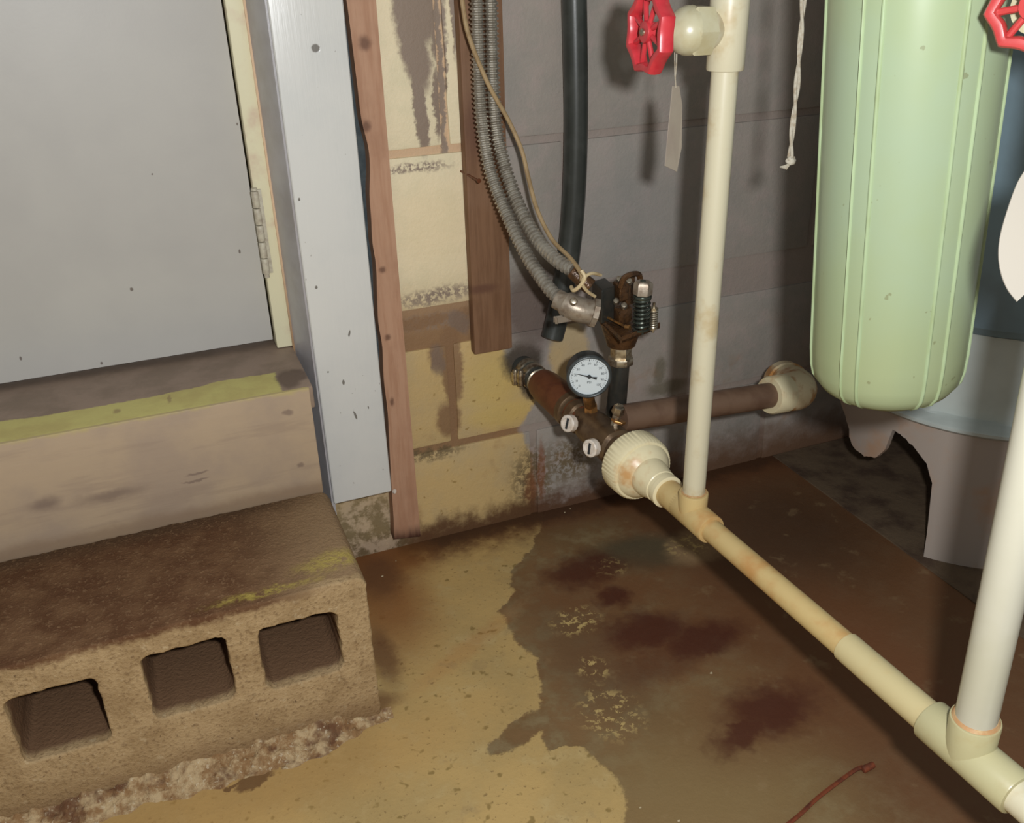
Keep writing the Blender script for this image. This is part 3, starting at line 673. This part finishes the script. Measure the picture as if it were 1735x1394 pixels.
bm = B(); cyl(bm, s2, s2 + Vector((0,0,.036)), .0018, .0018, 8); cyl(bm, s2+Vector((0,0,.026)), s2+Vector((0,0,.030)), .005, .005, 6); build('small_nut', bm, M['steel'], s_2)
# contact block, lever and terminals
u = (pF-pL).normalized(); v_ = (pR-pF).normalized()
F4 = Matrix((u, v_, Vector((0,0,1)))).transposed().to_4x4()
k0 = sp(1022,545)
bm = B(); box(bm, (-.020,-.010,.004),(.014,.012,.046), .003, 3, Matrix.Translation(k0) @ F4); build('contact_block', bm, M['black'], sw)
k1 = sp(1048,548)
bm = B(); box(bm, (-.016,-.006,.003),(.012,.016,.020), .002, 2, Matrix.Translation(k1) @ F4); box(bm, (-.022,.000,.026),(.002,.016,.046), .003, 3, Matrix.Translation(k1) @ F4); box(bm, (-.018,.004,.015),(-.006,.02,.05), .002, 2, Matrix.Translation(k1+v_*.010) @ F4)
build('lever_frame', bm, M['rusty'], sw)
for q, (dx, dy, dz) in enumerate(((-.002,-.004,.026), (.008,.004,.022), (-.012,.006,.047), (.006,.012,.012), (-.004,.018,.044), (-.020,.012,.030))):
    p = k1 + u*dx + v_*dy + Vector((0,0,dz)); dd = Vector((-.3,-.6,.8)).normalized()
    bm = B(); cyl(bm, p, p + dd*.006, .0042, .0036, 10, .0008); build('terminal_screw', bm, M['steel'], sw)
bm = B(); tube(bm, smooth_path([k1 + Vector((0,-.002,.045)), k1 + Vector((.004,-.006,.058)), k1+Vector((.022,-.004,.058)), k1+Vector((.028,0,.04))], 6), .0035, 8); build('bare_link', bm, M['rusty'], sw)
bm = B(); cyl(bm, sp(1010,541)+Vector((0,-.004,.010)), sp(1056,565)+Vector((0,-.004,.010)), .0016, .0016, 8); cyl(bm, sp(1056,565)+Vector((0,-.004,.010)), sp(1064,567)+Vector((0,-.004,.010)), .0026, .0026, 8); build('lever_pin', bm, M['bright_brass'], sw)

# ---------------------------------------------------------------- conduits and cables
def path_px(pts, n=10): return smooth_path([at(x, y, Y=Y) for x, y, Y in pts], n)
def corr(s, i): return .0072 + .0011*(1 if (i % 4) in (1, 2) else -1)
def conduit(pts, label, nm):
    t = thing('flexible_conduit', at(*pts[0][:2], Y=pts[0][2]), label, 'conduit', 'flexible conduits at the switch')
    bm = B(); tube(bm, resample(path_px(pts), .0013), .0072, 12, corr); build('armour', bm, M['galv'], t, smooth=25)
    return t
c1 = conduit([(805,-60,-.056),(808,0,-.056),(811,100,-.056),(816,200,-.058),(831,290,-.070),(862,370,-.10),(897,440,-.14),(930,488,-.175),(948,506,-.19)], 'grey flexible conduit, the left one, ending in the big elbow connector', 0)
c2 = conduit([(829,-60,-.056),(832,0,-.056),(834,100,-.056),(839,200,-.060),(853,275,-.075),(880,350,-.105),(912,408,-.14),(945,442,-.175),(972,458,-.195)], 'grey flexible conduit, the right one, ending at the tan cable loops', 1)
cn = thing('conduit_connector', at(985,520,Y=-.20), 'grey cast elbow connector fixing the left conduit to the switch', 'connector')
pa, pb, pc = at(943,506,Y=-.188), at(975,522,Y=-.205), at(1006,530,Y=-.212)
bm = B(); tube(bm, smooth_path([pa, pb, pc], 6), .0125, 20, lambda s, i: .0115 if i < 3 else .0145); build('elbow', bm, M['zinc'], cn)
bm = B(); lathe(bm, pc, (pc-pb), [(-.004,.0135),(-.003,.0165),(.003,.0165),(.004,.014)], 24, rfun=lambda a, h: 1+.05*math.cos(8*a)); build('lock_nut', bm, M['zinc'], cn)
q = at(972,512,Y=-.218); bm = B(); cyl(bm, q, q+Vector((-.002,-.005,.004)), .0045, .004, 10, .001); build('screw', bm, M['steel'], cn)
bm = B(); box(bm, at(948,530,Y=-.20)-Vector((.006,.006,.005)), at(990,541,Y=-.205)+Vector((.002,.004,.003)), .002); build('clamp_bar', bm, M['zinc'], cn)
cn2 = thing('conduit_connector', at(985,470,Y=-.20), 'small rusty connector behind the tan loops at the end of the right conduit', 'connector')
bm = B(); cyl(bm, at(968,458,Y=-.192), at(1000,486,Y=-.205), .0082, .0095, 18, .001); build('barrel', bm, M['rusty'], cn2)
cab = B(); tube(cab, path_px([(776,-60,-.062),(783,0,-.062),(794,60,-.064),(826,140,-.068),(862,205,-.07),(884,255,-.08),(895,300,-.09),(910,355,-.11),(935,405,-.14),(965,436,-.18),(984,462,-.215),(986,476,-.222)], 8), .0026, 10)
tag(build('tan_cable', cab, M['tan']), 'thin tan cable crossing in front of the two conduits', 'cable')
loopt = thing('wire_loops', at(985,475,Y=-.225), 'cream wire looped around the cable and conduit ends at the switch', 'wire')
bm = B(); tube(bm, path_px([(985,458,-.226),(991,470,-.230),(983,484,-.228),(972,492,-.222),(968,486,-.210)], 8), .0022, 8); build('loop', bm, M['cream_wire'], loopt)
bm = B(); tube(bm, path_px([(1018,466,-.215),(1003,463,-.224),(990,470,-.228),(987,482,-.226),(996,494,-.222),(1008,502,-.216)], 8), .0019, 8); build('loop', bm, M['cream_wire'], loopt)
# black hose
hz = B(); tube(hz, resample(path_px([(971,-60,-.022),(973,0,-.022),(975,100,-.022),(976,200,-.022),(974,300,-.022),(969,380,-.022),(961,450,-.024),(950,510,-.026),(940,556,-.028),(932,584,-.030)], 8), .01), .0150, 24, lambda s, i: .0150 if i < 68 else .0132)
hose = build('black_hose', hz, M['hose']); tag(hose, 'thick black plastic hose hanging down the grey wall', 'hose')

# ---------------------------------------------------------------- brown horizontal pipe and white end fitting
b0 = at(1050,709,Y=-.205); b1 = at(1314,668,Y=-.175)
bm = B(); cyl(bm, b0, b1, .0172, seg=32); tag(build('brown_pipe', bm, M['brownpipe']), 'brown horizontal pipe running along the wall to the white fitting', 'pipe')
wf = thing('white_elbow', b1, 'white plastic elbow on the end of the brown pipe behind the filter', 'pipe fitting')
d = (b1-b0).normalized(); e2 = (d*.35 + Vector((0,1,-.25))*.9).normalized()
bm = B(); lathe(bm, b1 - d*.012, d, [(0,.0182),(0,.0245),(.003,.0262),(.026,.0262),(.028,.0262),(.028,.018)], 36); build('socket', bm, M['union'], wf)
cen = b1 + d*.032
bm = B(); tube(bm, smooth_path([b1 + d*.008, b1+d*.030, cen + d*.012 + e2*.012, cen + d*.016 + e2*.04, cen + d*.016 + e2*.075], 6), .027, 28, lambda s, i: .0235 + .0045*math.sin(min(1, s/.05)*math.pi/2)); build('elbow_body', bm, M['fit_rusty'], wf)
bm = B(); lathe(bm, cen + d*.016 + e2*.055, e2, [(0,.028),(.002,.0305),(.022,.0305),(.024,.027)], 32); build('rim', bm, M['fit_rusty'], wf)

# ---------------------------------------------------------------- PVC run with union, tees and risers
run = thing('water_pipe', ax(-.55), 'cream plastic water pipe with a big union, running to the lower right corner', 'pipe')
bm = B(); un = ax(-.288)
lathe(bm, un, AD, [(0,.030),(.001,.0365),(.004,.0385),(.026,.0375),(.029,.0355),(.030,.031)], 160, rfun=lambda a, h: 1+.008*math.cos(52*a)); nut = build('union_nut', bm, M['union'], run)
bm = B(); lathe(bm, un, AD, [(.028,.0335),(.032,.0325),(.038,.027),(.042,.0225),(.052,.0215),(.060,.0195),(.066,.0188),(.067,.0178),(.072,.0178),(.073,.0186),(.079,.0186),(.080,.0165)], 44); build('union_body', bm, M['union'], run)
yt1 = axpx(1176,866).y; T1 = ax(yt1)
bm = B(); lathe(bm, ax(-.355), AD, [(0,.0152),(-(yt1+.355)-.018,.0152)], 32); build('pipe_section', bm, M['pvc_stained'], run)
def tee_fit(bm, c, L, r, h, rs=None, up=Vector((0,0,1)), back=None):
    rs = rs or r; bk = L if back is None else back
    lathe(bm, c - AD*bk, AD, [(0,r*.8),(.0004,r*.97),(.0014,r),(L+bk-.0014,r),(L+bk-.0004,r*.97),(L+bk,r*.78)], 36)
    lathe(bm, c, up, [(0,rs*.96),(h-.0014,rs),(h-.0004,rs*.97),(h,rs*.78)], 36)
up1 = (at(1215,300,Y=T1.y) - T1).normalized()
bm = B(); tee_fit(bm, T1, .034, .0152, .026, .0150, up1, .022); build('tee', bm, M['pvc_stained'], run)
ycp = axpx(1427,1101).y
bm = B(); lathe(bm, ax(yt1-.03), AD, [(0,.0116),(-(ycp)+(yt1-.03),.0116)], 32); build('pipe_section', bm, M['pvc_stained'], run)
yt2 = axpx(1645,1270).y; T2 = ax(yt2)
bm = B(); lathe(bm, ax(ycp), AD, [(0,.0112),(.0008,.0130),(yt2*-1+ycp,.0132)], 32); build('pipe_section', bm, M['pvc_yellowed'], run)
up2 = (at(1763,712,Y=T2.y) - T2).normalized()
bm = B(); tee_fit(bm, T2, .042, .0166, .034, .0172, up2, .036); build('tee', bm, M['pvc_fit'], run)
bm = B(); lathe(bm, ax(yt2-.040), AD, [(0,.0134),(.20,.0134)], 32); build('pipe_section', bm, M['pvc_cream'], run)
# glue rings
bm = B(); lathe(bm, T1 + up1*.0245, up1, [(0,.0118),(.0022,.0128),(.003,.0112)], 32); build('glue_ring', bm, M['rust_glue'], run)
bm = B(); lathe(bm, T2 + up2*.0330, up2, [(0,.0150),(.0012,.0160),(.0034,.0145)], 32); build('glue_ring', bm, M['rust_glue'], run)
# riser 1
def on(o, d, y_px_x, y_px_y):
    r = ray(y_px_x, y_px_y); w0 = o - TC; b = d.dot(r); c = r.dot(r); dd = d.dot(w0); e = r.dot(w0); return (b*e - c*dd)/(c - b*b)
t_top = on(T1, up1, 1224, 120)
r1 = thing('riser_pipe', T1 + up1*.026, 'slim cream plastic riser pipe standing left of the green filter', 'pipe')
bm = B(); lathe(bm, T1, up1, [(.020,.0113),(t_top+.004,.0113)], 32); build('pipe', bm, M['pvc_cream'], r1)
bm = B(); lathe(bm, T1 + up1*t_top, up1, [(0,.0118),(.0006,.0150),(.0015,.0155),(.046,.0158),(.12,.0158)], 36); build('top_tee', bm, M['pvc_cream'], r1)
# riser 2
r2 = thing('riser_pipe', T2 + up2*.033, 'thick white plastic riser pipe at the right edge of the picture', 'pipe')
bm = B(); lathe(bm, T2, up2, [(.027,.0140),(.60,.0140)], 36); build('pipe', bm, M['pvc_white'], r2)

# ---------------------------------------------------------------- red handwheel valves
def handwheel(root, c, a, R, mat, nsp=6, rot=0.0, th=.011):
    F = frame(a); W4 = Matrix.Translation(c) @ F.to_4x4(); bm = B(); seg = 96; sec = 12; rings = []
    for i in range(seg):
        t = 2*math.pi*i/seg + rot; pm = (t - rot) % (math.pi/4) - math.pi/8; ro = R*(.955/math.cos(pm) if True else 1)*(1 - .018*math.cos(pm*8)*1); ring = []
        for j in range(sec):
            s = 2*math.pi*j/sec; dr = .0038*math.copysign(abs(math.cos(s))**.7, math.cos(s)); dz = th/2*math.copysign(abs(math.sin(s))**.7, math.sin(s))
            ring.append(bm.verts.new(W4 @ Vector(((ro-.004+dr)*math.cos(t), (ro-.004+dr)*math.sin(t), dz))))
        rings.append(ring)
    for i in range(seg):
        p, q = rings[i], rings[(i+1) % seg]
        for j in range(sec): bm.faces.new((p[j], p[(j+1) % sec], q[(j+1) % sec], q[j]))
    wh = build('handwheel', bm, mat, root)
    for i in range(nsp):
        t = 2*math.pi*i/nsp + rot; e = Vector((math.cos(t), math.sin(t), 0)); bm = B()
        cyl(bm, W4 @ (e*.005 + Vector((0,0,.002))), W4 @ (e*(R-.0045)), .0021, .0023, 10); build('spoke', bm, mat, wh)
    bm = B(); lathe(bm, W4 @ Vector((0,0,-.006)), a, [(0,.007),(.010,.0085),(.0115,.0080),(.012,.0045)], 20); build('hub', bm, mat, wh)
    bm = B(); lathe(bm, W4 @ Vector((0,0,.0055)), a, [(0,.0030),(.002,.0028),(.003,.0014)], 12); build('screw', bm, M['steel'], wh)
    return wh
VA = T1 + up1*on(T1, up1, 1232, 50)
v1 = thing('gate_valve', VA, 'cream plastic valve with a red handwheel on the slim riser pipe', 'valve')
WC = at(1101,54,Y=VA.y+.003); a1 = (WC - VA).normalized()
bm = B(); lathe(bm, VA, a1, [(.0185,.0180),(.0195,.0200),(.0350,.0203),(.0365,.0190)], 6, rfun=lambda a, h: 1.02); build('bonnet', bm, M['valve'], v1, smooth=25)
bm = B(); lathe(bm, VA, a1, [(.004,.0060),(.010,.0115),(.016,.0155),(.0205,.0172)], 32); build('body', bm, M['pvc_cream'], v1)
Lw = (WC-VA).length
bm = B(); lathe(bm, VA, a1, [(.034,.0190),(.039,.0188),(.045,.0165),(.050,.0125),(.053,.008),(Lw-.008,.007)], 28); build('packing_nut', bm, M['valve'], v1)
handwheel(v1, WC, a1, .0318, M['red'], 8, .39, .013)
# second valve, mostly past the frame edge
W2 = at(1755,9,D=.53); VB = T2 + up2*((W2.z - T2.z)/up2.z)
v2 = thing('gate_valve', VB, 'red handwheel valve cut off by the top right corner, by the thick white riser', 'valve')
a2 = Vector((-.86,-.50,.05)).normalized(); 
bm = B(); tube(bm, smooth_path([VB, (VB+W2)/2 - a2*.02, W2 - a2*.03], 6), .015, 20); build('body', bm, M['valve'], v2)
bm = B(); lathe(bm, W2 - a2*.034, a2, [(0,.017),(.016,.017),(.018,.010),(.028,.007)], 24); build('bonnet', bm, M['valve'], v2)
handwheel(v2, W2, a2, .0262, M['red2'], 8, .2, .010)

# ---------------------------------------------------------------- tags and string
def card(bm, pts, th=.0006):
    nn = (pts[1]-pts[0]).cross(pts[2]-pts[0]).normalized(); prism(bm, pts, nn*th)
TY = WC.y + .006
tg = thing('paper_tag', at(1146,100,Y=TY), 'grey-white paper tag hanging on a thread from the left red handwheel', 'tag', 'hanging tags')
def tpt(x, y, dy=0): return at(x, y, Y=TY+dy)
pl_ = [tpt(1140,146), tpt(1151,146,.004), tpt(1156,178,.006), tpt(1155,250,.006), tpt(1147,291,.004), tpt(1127,281,-.003), tpt(1134,205,-.002)]
bm = B(); card(bm, pl_); build('card', bm, M['paper'], tg, smooth=0)
bm = B(); tube(bm, [tpt(1147,70), tpt(1146,110), tpt(1144,132), tpt(1145,148)], .0006, 6); tube(bm, [tpt(1143,75), tpt(1143.5,130)], .0005, 6); build('thread', bm, M['cord'], tg)
t2 = thing('paper_tag', at(1740,300,D=.50), 'bright white pointed tag at the right edge, hanging under the right red handwheel', 'tag', 'hanging tags')
def q2(x, y, D=.50): return at(x, y, D=D)
out2 = smooth_path([q2(1722,511), q2(1706,490), q2(1695,462), q2(1691,430), q2(1695,395), q2(1708,350), q2(1722,312), q2(1736,288)], 4) + [q2(1790,270), q2(1812,330), q2(1800,400), q2(1765,450), q2(1738,496)]
bm = B(); card(bm, out2, .0008); build('card', bm, M['paper2'], t2, smooth=0)
bm = B(); tube(bm, [q2(1760,282,.5), q2(1775,160,.505), q2(1790,60,.51)], .0007, 6); build('thread', bm, M['cord'], t2)
STY = at(1350,150,D=.70).y
def s_p(x, y): return at(x, y, Y=STY)
stg = thing('pull_string', s_p(1340,275), 'twisted white string ending in a frayed knot left of the green filter', 'string')
base = resample(smooth_path([s_p(1366,-70), s_p(1361,0), s_p(1357,60), s_p(1353,110), s_p(1349,160), s_p(1344,205), s_p(1341,240), s_p(1339,268)], 10), .002)
for k in range(2):
    bm = B(); pth = []
    for i, p in enumerate(base):
        a = i*.21 + k*math.pi; am = .0021*(.6 + .5*noise.noise(Vector((i*.05, 3, 0)))); pth.append(p + Vector((math.cos(a)*am, math.sin(a)*am*.8, 0)))
    tube(bm, pth, .0013, 7); build('strand', bm, M['cord'], stg)
bm = B(); kc = s_p(1340,272); bmesh.ops.create_icosphere(bm, subdivisions=3, radius=.0038, matrix=Matrix.Translation(kc))
for v in bm.verts: v.co += (v.co-kc)*.35*noise.noise(v.co*500)
build('knot', bm, M['cord'], stg)
bm = B()
for q in range(5): tube(bm, smooth_path([kc, s_p(1334+q*.8, 279), s_p(1322+q*2.4, 283+q*.9)], 4), .0007, 5)
build('frayed_end', bm, M['cord'], stg)

# ---------------------------------------------------------------- green filter housing
YG = at(1552,50,D=.635).y; GS = .635/.68
g_top = at(1553,50,Y=YG); g_low = at(1499,640,Y=YG); gd = (g_top-g_low).normalized()
GR0 = .0605
bot = g_low - gd*.012*GS
gf = thing('filter_housing', bot, 'large pale green ribbed water filter housing hanging at the upper right', 'water filter')
Lg = .42
prof = [(-.001,.001),(-.0005,.020),(.0008,.036),(.004,.0465),(.010,.0550),(.018,.0602),(.028,.0622),(.045,.0630),(.2,.0636),(Lg-.03,.0640),(Lg-.028,.070),(Lg,.070)]
prof = [(h*GS, r*GS) for h, r in prof]
bm = B(); lathe(bm, bot, gd, prof, 96); build('sump', bm, M['green'], gf, smooth=50)
RF = frame(gd)
bm = B(); lathe(bm, bot + gd*Lg*GS, gd, [(0,.060),(.002,.067),(.030,.067),(.036,.055),(.050,.040)], 48); build('housing_head', bm, M['cap_dark'], gf)
def rib(ang, w, h, o=.0):
    bm = B(); pts = [(.0005,.030),(.004,.0460),(.010,.0546),(.018,.0598),(.028,.0618),(.045,.0627),(.2,.0633),(Lg-.03,.0637)]
    pts = [(h_*GS, r_*GS) for h_, r_ in pts]
    e = RF @ Vector((math.cos(ang), math.sin(ang), 0)); tt = gd.cross(e); rows = []
    for hh, rr in pts:
        rows.append([bm.verts.new(bot + gd*hh + e*(rr+dr) + tt*dt) for dr, dt in ((0,-w*.7),(h+.0006,-w*.45),(h+.0010,0),(h+.0006,w*.45),(0,w*.7))])
    for a, b in zip(rows, rows[1:]):
        for j in range(4): bm.faces.new((a[j], a[j+1], b[j+1], b[j]))
    bm.faces.new(rows[0]); bm.faces.new(rows[-1][::-1]); return bm
# angle of the camera direction around the axis
vc = (TC - (bot+gd*.2)); vc = RF.transposed() @ vc; ca = math.atan2(vc.y, vc.x)
for da in (-79, -33, -20, 29, 43, 80, 110, 150, 190, 230):
    ang = ca + math.radians(da); build('rib', rib(ang, .0016 if da not in (29, 43, -20) else .0022, .0009), M['green_rib'], gf, smooth=50)

# ---------------------------------------------------------------- pressure tank on its stand
TX, TYc = .62, -.212
pt = thing('pressure_tank', (TX, TYc, .0), 'blue pressure tank on a grey flared plastic stand at the right', 'tank')
bm = B(); c0 = Vector((TX, TYc, 0)); up = Vector((0,0,1))
lathe(bm, c0, up, [(.190,.185),(.192,.199),(.196,.203),(.2,.203),(.202,.200),(.2035,.180),(.206,.174),(.245,.171),(.318,.168),(.322,.160)], 96, rfun=lambda a, h: 1 + (.045*max(0, math.cos(11*a+.6))**8 if h > .2055 else 0)); build('stand_top', bm, M['stand'], pt, smooth=40)
bm = B(); lathe(bm, c0, up, [(.318,.09),(.320,.150),(.322,.176),(.335,.190),(.365,.196),(.40,.198),(1.0,.198),(1.06,.18),(1.1,.05)], 96); build('tank_shell', bm, M['blue'], pt)
# skirt with arched openings
def skirt():
    bm = B(); na = 720; nz = 12; th = .008
    TB = [(0,.0),(18,.0),(20,.08),(24,.14),(40,.155),(56,.14),(60,.08),(62,0),(78,0),(80,.08),(84,.14),(97,.155),(110,.14),(114,.12),(116,.13),(130,.13),(132,.135),(137,.14),(146,.160),(156,.158),(164,.146),(169.0,.132),(170,.122),(174,.112),(181,.110),(187,.118),(190,.136),(191.5,.168),(195,.166),(201,.156),(207,.138),(210.5,.112),(212.4,.04),(213,0),(250,0),(252,.08),(256,.14),(271,.155),(286,.14),(290,.08),(292,0),(315,0),(317,.08),(321,.14),(336,.155),(351,.14),(355,.08),(357,0),(360,0)]
    def opening(a):      # height of the lower edge at this angle
        d = math.degrees(a) % 360
        for (p, u), (q, v) in zip(TB, TB[1:]):
            if p <= d <= q: return u + (v-u)*(d-p)/(q-p) + (.0015*noise.noise(Vector((d*.6, 0, 0))) if u + v > 0 else 0)
        return 0
    G = {}
    for i in range(na):
        a = 2*math.pi*i/na; oh = opening(a)
        for s in (0, 1):
            for j in range(nz+1):
                z = oh + (.193 - oh)*j/nz if True else 0
                z = z + .0015
                r = .197 + .010*(1 - z/.193) - th*s; G[i, s, j] = bm.verts.new((TX + r*math.cos(a), TYc + r*math.sin(a), z))
    for i in range(na):
        k = (i+1) % na
        for j in range(nz):
            for s in (0, 1): bm.faces.new((G[i,s,j], G[k,s,j], G[k,s,j+1], G[i,s,j+1]))
        bm.faces.new((G[i,0,0], G[k,0,0], G[k,1,0], G[i,1,0])); bm.faces.new((G[i,0,nz], G[k,0,nz], G[k,1,nz], G[i,1,nz]))
    return bm
build('stand_skirt', skirt(), M['skirt'], pt, smooth=40)
# pad under the tank
bm = B(); box(bm, (.432, -.75, -.002), (1.2, -.002, .0014), .001); 
pad = build('concrete_pad', bm, M['pad'], smooth=0); tag(pad, 'low dark concrete pad under the blue tank', 'pad')

# ---------------------------------------------------------------- small debris
bm = B(); tube(bm, smooth_path([at(x, y, Z=.0022) for x, y in ((1330,1400),(1355,1380),(1385,1352),(1420,1325),(1448,1305),(1462,1299))], 5), .0022, 6); 
tw = build('rusty_wire', bm, M['rustnail']); tag(tw, 'short curved rusty wire with a blunt head lying on the floor', 'wire')
bm = B(); h = at(1470,1300,Z=.004); cyl(bm, h+Vector((-.006,0,-.001)), h+Vector((.008,.0,.001)), .0038, .0034, 10, .001); build('head', bm, M['rustnail'], tw)
FL = [(966,862,'pale flake nearest the wall below the two white plugs'), (957,868,'pale flake just left of the one below the white plugs'), (1205,1140,'pale flake on the brown floor between the two dark red stains'), (1085,1368,'pale flake at the bottom edge beside the tan paint'),
      (1150,1390,'pale flake at the very bottom, right of the tan paint'), (648,976,'pale flake in the dirt close beside the block step'), (671,950,'pale flake in the dirt below the foot of the brown lath')]
for i, (x, y, lab) in enumerate(FL):
    p = at(x, y, Z=.001); bm = B(); bmesh.ops.create_icosphere(bm, subdivisions=1, radius=.0010 + .0004*(i % 3), matrix=Matrix.Translation(p) @ Matrix.Diagonal((1, .8, .6, 1)))
    for v in bm.verts: v.co += Vector((random.uniform(-.0004,.0004), random.uniform(-.0004,.0004), 0))
    tag(build('paint_flake', bm, M['lint'], smooth=0), lab, 'paint flake', 'paint flakes on the floor')
